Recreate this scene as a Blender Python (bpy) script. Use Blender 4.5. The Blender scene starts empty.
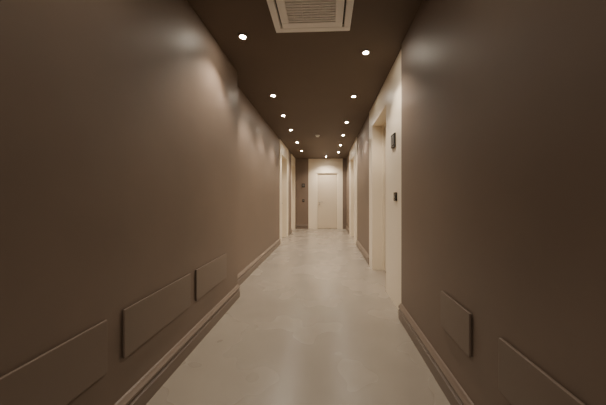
import bpy, bmesh, math
from mathutils import Vector, Matrix

S = bpy.context.scene
H = 2.62
# ---------------------------------------------------------------- materials
def mat(name, col, rough=0.5, var=0.12, scale=3.0, bump=0.0, bscale=60, metal=0.0, spec=0.5, rvar=0.0, detail=6):
    m = bpy.data.materials.new(name); m.use_nodes = True
    nt = m.node_tree; b = nt.nodes['Principled BSDF']
    b.inputs['Roughness'].default_value = rough
    b.inputs['Metallic'].default_value = metal
    b.inputs['Specular IOR Level'].default_value = spec
    tc = nt.nodes.new('ShaderNodeTexCoord')
    n = nt.nodes.new('ShaderNodeTexNoise'); n.inputs['Scale'].default_value = scale
    n.inputs['Detail'].default_value = detail; n.inputs['Roughness'].default_value = 0.5
    r = nt.nodes.new('ShaderNodeValToRGB')
    r.color_ramp.elements[0].position = 0.2; r.color_ramp.elements[1].position = 0.8
    r.color_ramp.elements[0].color = (*[c*(1-var) for c in col], 1)
    r.color_ramp.elements[1].color = (*[min(1, c*(1+var)) for c in col], 1)
    nt.links.new(tc.outputs['Object'], n.inputs['Vector'])
    nt.links.new(n.outputs['Fac'], r.inputs['Fac'])
    nt.links.new(r.outputs['Color'], b.inputs['Base Color'])
    if rvar:
        mr = nt.nodes.new('ShaderNodeMapRange')
        mr.inputs['From Min'].default_value = 0.2; mr.inputs['From Max'].default_value = 0.8
        mr.inputs['To Min'].default_value = rough-rvar; mr.inputs['To Max'].default_value = rough+rvar
        nt.links.new(n.outputs['Fac'], mr.inputs['Value'])
        nt.links.new(mr.outputs['Result'], b.inputs['Roughness'])
    if bump:
        n2 = nt.nodes.new('ShaderNodeTexNoise'); n2.inputs['Scale'].default_value = bscale
        n2.inputs['Detail'].default_value = 3
        bp = nt.nodes.new('ShaderNodeBump'); bp.inputs['Strength'].default_value = bump
        bp.inputs['Distance'].default_value = 0.01
        nt.links.new(tc.outputs['Object'], n2.inputs['Vector'])
        nt.links.new(n2.outputs['Fac'], bp.inputs['Height'])
        nt.links.new(bp.outputs['Normal'], b.inputs['Normal'])
    return m
def emis(name, col, st):
    m = bpy.data.materials.new(name); m.use_nodes = True
    b = m.node_tree.nodes['Principled BSDF']
    b.inputs['Emission Color'].default_value = (*col, 1)
    b.inputs['Emission Strength'].default_value = st
    b.inputs['Base Color'].default_value = (*col, 1)
    return m
M_wall = mat('taupe_plaster', (0.202, 0.154, 0.122), 0.50, 0.12, 1.8, 0.08, 5, rvar=0.05, spec=0.4, detail=4)
M_ceil = mat('ceiling_paint', (0.132, 0.098, 0.075), 0.6, 0.04, 2, spec=0.3)
M_floor = mat('resin_floor', (0.300, 0.264, 0.220), 0.27, 0.12, 1.7, 0, 4, rvar=0.03, detail=2)
M_base = mat('baseboard_paint', (0.184, 0.141, 0.112), 0.35, 0.03, 3)
M_cream = mat('cream_lacquer', (0.84, 0.75, 0.60), 0.4, 0.02, 2)
M_leaf = mat('door_leaf_shaded_lacquer', (0.66, 0.57, 0.44), 0.38, 0.02, 2)  # darker cream lacquer, with the recess shade put into its colour
M_dark = mat('black_glass', (0.02, 0.018, 0.016), 0.2, 0.1, 5)
M_grey = mat('grey_plastic', (0.10, 0.095, 0.09), 0.4, 0.05, 5)
M_metal = mat('satin_steel', (0.45, 0.43, 0.40), 0.3, 0.03, 5, metal=1.0)
M_white = mat('white_plastic', (0.92, 0.90, 0.86), 0.45, 0.02, 5)
M_vent = mat('vent_shadow', (0.08, 0.07, 0.06), 0.7, 0.05, 5)
M_lamp = emis('lamp_glow', (1.0, 0.88, 0.72), 300)

# ---------------------------------------------------------------- mesh helpers
def add_box(bm, a, b, mi=0):
    x0,y0,z0 = a; x1,y1,z1 = b
    x0,x1 = min(x0,x1),max(x0,x1); y0,y1=min(y0,y1),max(y0,y1); z0,z1=min(z0,z1),max(z0,z1)
    v = [bm.verts.new(p) for p in [(x0,y0,z0),(x1,y0,z0),(x1,y1,z0),(x0,y1,z0),(x0,y0,z1),(x1,y0,z1),(x1,y1,z1),(x0,y1,z1)]]
    for f in [(3,2,1,0),(4,5,6,7),(0,1,5,4),(1,2,6,5),(2,3,7,6),(3,0,4,7)]:
        bm.faces.new([v[i] for i in f]).material_index = mi
def add_cyl(bm, c, r, h, axis='Z', seg=24, mi=0, r2=None):
    mtx = Matrix.Translation(c)
    if axis == 'X': mtx = mtx @ Matrix.Rotation(math.pi/2, 4, 'Y')
    if axis == 'Y': mtx = mtx @ Matrix.Rotation(math.pi/2, 4, 'X')
    g = bmesh.ops.create_cone(bm, cap_ends=True, segments=seg, radius1=r, radius2=r if r2 is None else r2, depth=h, matrix=mtx)
    for v in g['verts']:
        for f in v.link_faces: f.material_index = mi
def finish(bm, name, mats, bevel=0.0, parent=None, smooth=False):
    me = bpy.data.meshes.new(name); bm.to_mesh(me); bm.free()
    o = bpy.data.objects.new(name, me); S.collection.objects.link(o)
    for m in (mats if isinstance(mats, (list, tuple)) else [mats]): me.materials.append(m)
    if smooth:
        for p in me.polygons: p.use_smooth = True
    if bevel:
        md = o.modifiers.new('bevel', 'BEVEL'); md.width = bevel; md.segments = 2; md.limit_method = 'ANGLE'
    if parent: o.parent = parent
    return o
def boxes(name, lst, mats, bevel=0.0, parent=None):
    bm = bmesh.new()
    for e in lst: add_box(bm, e[0], e[1], e[2] if len(e) > 2 else 0)
    return finish(bm, name, mats, bevel, parent)
def empty(name, loc=(0,0,0), rot=0):
    e = bpy.data.objects.new(name, None); S.collection.objects.link(e)
    e.location = loc; e.rotation_euler = (0,0,rot); e.empty_display_size = 0.2
    return e

# ---------------------------------------------------------------- shell
XL1, XL2, XR1, XR2 = -1.03, -1.16, 0.72, 0.755
YB, YE = -3.0, 9.45
YL, YR = 2.90, 2.45          # ends of the nearer, thicker walls
T = 0.35
boxes('floor', [((XL2-T, YB-0.2, -0.1), (XR2+T, YE+0.4, 0))], M_floor)
boxes('ceiling', [((XL2-T, YB-0.2, H), (XR2+T, YE+0.4, H+0.1))], M_ceil)
PL = [(6.25, 7.65), (8.35, 9.40)]    # cream portals, left
PR = [(YR, 4.38), (6.15, 8.1)]       # cream portals, right
boxes('wall_left', [((XL2-T, YB, 0), (XL1, YL, H)),
                    ((XL2-T, YL, 0), (XL2, PL[0][0], H)),
                    ((XL2-T, PL[0][1], 0), (XL2, PL[1][0], H)),
                    ((XL2-T, PL[1][1], 0), (XL2, YE, H))], M_wall)
boxes('wall_right', [((XR1, YB, 0), (XR2+T, YR, H)),
                     ((XR2, PR[0][1], 0), (XR2+T, PR[1][0], H)),
                     ((XR2, PR[1][1], 0), (XR2+T, YE, H))], M_wall)
boxes('wall_back', [((XL2-T, YB-0.2, 0), (XR2+T, YB, H))], M_wall)
DX0, DX1 = -0.66, 0.62     # end portal
boxes('wall_end', [((XL2-T, YE, 0), (DX0, YE+0.3, H)), ((DX1, YE, 0), (XR2+T, YE+0.3, H))], M_wall)

# baseboard profile extruded along a wall
def baseboard(name, p0, p1, nrm, cap=True):
    prof = [(0,0),(0.028,0),(0.028,0.080),(0.015,0.088),(0.015,0.097),(0.028,0.104),(0.028,0.118),(0.016,0.130),(0.008,0.140),(0,0.146)]
    bm = bmesh.new()
    n = Vector((*nrm, 0))
    rows = []
    for p in (p0, p1):
        rows.append([bm.verts.new(Vector((p[0], p[1], 0)) + n*d + Vector((0,0,z))) for d, z in prof])
    for i in range(len(prof)-1):
        bm.faces.new([rows[0][i], rows[1][i], rows[1][i+1], rows[0][i+1]])
    bm.faces.new(rows[0]); bm.faces.new(list(reversed(rows[1])))
    bmesh.ops.recalc_face_normals(bm, faces=bm.faces)
    return finish(bm, name, M_base)
baseboard('baseboard_left_a', (XL1, YB), (XL1, YL), (1,0))
baseboard('baseboard_left_b', (XL2, YL), (XL2, PL[0][0]), (1,0))
baseboard('baseboard_left_c', (XL2, PL[0][1]), (XL2, PL[1][0]), (1,0))
baseboard('baseboard_right_a', (XR1, YB), (XR1, YR), (-1,0))
baseboard('baseboard_right_b', (XR2, PR[0][1]), (XR2, PR[1][0]), (-1,0))
baseboard('baseboard_right_c', (XR2, PR[1][1]), (XR2, YE), (-1,0))
baseboard('baseboard_end', (XL2+0.028, YE), (DX0, YE), (0,-1))

# ---------------------------------------------------------------- door portals
# local: x along wall, y = into the wall (+), z up ; portal spans 0..w
def portal(name, loc, rot, w, o0, o1, oh, proud=0.015, rec=0.15, handle_right=True):
    e = empty(name, loc, rot)
    d = 0.3
    boxes('surround', [((0,-proud,0),(o0,d,H)), ((o1,-proud,0),(w,d,H)), ((o0,-proud,oh),(o1,d,H))], M_cream, 0, e)
    boxes('stop_frame', [((o0,rec-0.03,0),(o0+0.035,rec+0.05,oh)), ((o1-0.035,rec-0.03,0),(o1,rec+0.05,oh)),
                         ((o0+0.035,rec-0.03,oh-0.035),(o1-0.035,rec+0.05,oh))], M_cream, 0.003, e)
    boxes('leaf', [((o0+0.041,rec,0.006),(o1-0.041,rec+0.045,oh-0.041))], M_leaf, 0.003, e)
    boxes('backing', [((o0,rec+0.06,0),(o1,d,oh))], M_dark, 0, e)
    hx = o1-0.10 if handle_right else o0+0.10
    s = -1 if handle_right else 1
    bm = bmesh.new()
    add_cyl(bm, (hx, rec-0.005, 1.0), 0.026, 0.01, 'Y')
    add_cyl(bm, (hx, rec-0.03, 1.0), 0.010, 0.05, 'Y')
    add_cyl(bm, (hx+s*0.055, rec-0.052, 1.0), 0.009, 0.13, 'X')
    add_cyl(bm, (hx, rec-0.004, 0.90), 0.024, 0.008, 'Y')
    finish(bm, 'handle', M_metal, 0, e, True)
    return e
portal('door_end', (DX0, YE, 0), 0, DX1-DX0, 0.31, 1.10, 2.08, 0.01, 0.05, False)
def right_portal(name, y0, y1, a, b, oh):
    return portal(name, (XR2, y1, 0), -math.pi/2, y1-y0, y1-b, y1-a, oh, rec=0.17)
right_portal('door_right_1', PR[0][0]+0.001, PR[0][1], 3.15, 4.08, 2.30)
right_portal('door_right_2', PR[1][0], PR[1][1], 6.75, 7.6, 2.28)
def left_portal(name, y0, y1, a, b, oh):
    return portal(name, (XL2, y0, 0), math.pi/2, y1-y0, a-y0, b-y0, oh)
left_portal('door_left_1', PL[0][0], PL[0][1], 6.5, 7.35, 2.28)
left_portal('door_left_2', PL[1][0], PL[1][1], 8.45, 9.25, 2.28)

# ---------------------------------------------------------------- wall access panels
def access_panel(x, n, y0, y1, z0, z1):
    e = empty('wall_access_panel', (x, (y0+y1)/2, (z0+z1)/2))
    hy, hz = (y1-y0)/2, (z1-z0)/2
    t = 0.016*n
    boxes('cover', [((0.003*n,-hy,-hz),(t,hy,hz))], M_base, 0.003, e)
    boxes('frame', [((0,-hy+0.006,-hz+0.006),(0.003*n,hy-0.006,hz-0.006))], M_vent, 0, e)
for y0,y1 in ((0.50,1.13),(1.23,1.85),(1.94,2.54)):
    access_panel(XL1, 1, y0, y1, 0.34, 0.585)
for y0,y1 in ((0.47,1.065),(1.275,1.588)):
    access_panel(XR1, -1, y0, y1, 0.365, 0.58)

# ---------------------------------------------------------------- switches / card readers
xs = XR2-0.015
def plate(name, y, z, w, h, x=xs, n=-1):
    e = empty(name, (x, y, z))
    boxes('body', [((0,-w/2,-h/2),(n*0.018,w/2,h/2))], M_dark, 0.003, e)
    boxes('screen', [((n*0.018,-w/2+0.014,-h/2+0.03),(n*0.0195,w/2-0.014,h/2-0.02))], M_grey, 0, e)
    boxes('button', [((n*0.018,-0.01,-h/2+0.008),(n*0.021,0.01,-h/2+0.018))], M_metal, 0, e)
plate('room_display', 2.78, 1.77, 0.14, 0.15)
plate('light_switch', 2.70, 1.165, 0.08, 0.09)
def plate_y(name, x, z, w, h, y):
    e = empty(name, (x, y, z))
    boxes('body', [((-w/2,0,-h/2),(w/2,-0.018,h/2))], M_dark, 0.003, e)
    boxes('screen', [((-w/2+0.012,-0.018,-h/2+0.03),(w/2-0.012,-0.0195,h/2-0.02))], M_grey, 0, e)
plate_y('wall_thermostat', -0.85, 1.62, 0.11, 0.14, YE)
plate_y('light_switch', -0.85, 1.05, 0.08, 0.10, YE)

# ---------------------------------------------------------------- ceiling cassette air conditioner
e = empty('ceiling_air_vent', (-0.115, 1.87, H))
w = 0.32
boxes('frame', [((-w,-w,-0.03),(w,-w+0.055,0)),((-w,w-0.055,-0.03),(w,w,0)),
                ((-w,-w+0.055,-0.03),(-w+0.055,w-0.055,0)),((w-0.055,-w+0.055,-0.03),(w,w-0.055,0))], M_white, 0.006, e)
boxes('cavity', [((-w+0.05,-w+0.05,-0.004),(w-0.05,w-0.05,-0.001))], M_vent, 0, e)
q = 0.25
boxes('inner_frame', [((-q,-q,-0.038),(q,-q+0.06,-0.012)),((-q,q-0.06,-0.038),(q,q,-0.012)),
                ((-q,-q+0.06,-0.038),(-q+0.06,q-0.06,-0.012)),((q-0.06,-q+0.06,-0.038),(q,q-0.06,-0.012))], M_white, 0.003, e)
bm = bmesh.new()
k = q-0.06
for i in range(14):
    yy = -k + (i+0.5)*2*k/14
    add_box(bm, (-k, yy-0.006, -0.034), (k, yy+0.006, -0.018))
for i in range(-2, 3):
    add_box(bm, (i*0.07-0.003, -k, -0.030), (i*0.07+0.003, k, -0.010))
finish(bm, 'grille', M_white, 0, e)

# smoke detector
e = empty('smoke_detector', (-0.20, 5.9, H))
bm = bmesh.new()
add_cyl(bm, (0,0,-0.006), 0.055, 0.012, seg=32)
add_cyl(bm, (0,0,-0.026), 0.032, 0.028, seg=32, r2=0.048)
add_cyl(bm, (0,0,-0.042), 0.012, 0.008, seg=16)
finish(bm, 'body', M_white, 0, e, False)

# ---------------------------------------------------------------- recessed spotlights
def ring(bm, r0, r1, z0, z1, seg=32, mi=0):
    A=[];B=[];C=[];D=[]
    for i in range(seg):
        a = 2*math.pi*i/seg; c,s = math.cos(a), math.sin(a)
        A.append(bm.verts.new((c*r0,s*r0,z1))); B.append(bm.verts.new((c*r1,s*r1,z1)))
        C.append(bm.verts.new((c*r1,s*r1,z0))); D.append(bm.verts.new((c*r0,s*r0,z0)))
    for i in range(seg):
        j=(i+1)%seg
        for P,Q in ((A,B),(B,C),(C,D),(D,A)):
            bm.faces.new([P[i],P[j],Q[j],Q[i]]).material_index = mi
def downlight(x, y, power, ang=110, blend=0.65):
    e = empty('recessed_spotlight', (x, y, H))
    bm = bmesh.new(); ring(bm, 0.026, 0.042, -0.010, 0.0)
    bmesh.ops.recalc_face_normals(bm, faces=bm.faces)
    finish(bm, 'trim_ring', M_metal, 0, e)
    bm = bmesh.new(); add_cyl(bm, (0,0,-0.006), 0.0258, 0.010, seg=24)
    finish(bm, 'lens', M_lamp, 0, e)
    L = bpy.data.lights.new('lamp', 'SPOT'); L.energy = power; L.color = (1.0, 0.86, 0.70)
    L.spot_size = math.radians(ang); L.spot_blend = blend; L.shadow_soft_size = 0.03
    o = bpy.data.objects.new('lamp', L); S.collection.objects.link(o); o.parent = e
    o.location = (0,0,-0.04)
P = 53
for y in (2.26, 3.58, 4.45, 5.4, 6.6, 7.8):
    downlight(-0.755, y, P)
for y in (2.56, 3.66, 4.9, 5.9, 7.0, 8.1):
    downlight(0.40, y, P)
for y in (-2.2, -0.7):
    downlight(-0.755, y, P*0.75); downlight(0.40, y, P*0.65)
downlight(-0.755, 0.85, P*0.15, 125, 1.0); downlight(0.40, 0.85, P*0.06, 125, 1.0)  # weak unseen pair, added to brighten the near walls and panels
downlight(0.0, 8.95, P*2.6, 140, 1.0)

# ---------------------------------------------------------------- world & camera
W = bpy.data.worlds.new('world'); S.world = W; W.use_nodes = True
W.node_tree.nodes['Background'].inputs[0].default_value = (0.02,0.018,0.015,1)
W.node_tree.nodes['Background'].inputs[1].default_value = 0.2
cd = bpy.data.cameras.new('camera'); cam = bpy.data.objects.new('camera', cd); S.collection.objects.link(cam)
cd.lens = 15.0; cd.sensor_width = 36; cd.clip_start = 0.02
cam.location = (0,0,1.15)
cam.rotation_euler = (math.pi/2, 0, math.radians(2.5))
cd.shift_x = -12/606; cd.shift_y = -4.5/606
S.camera = cam
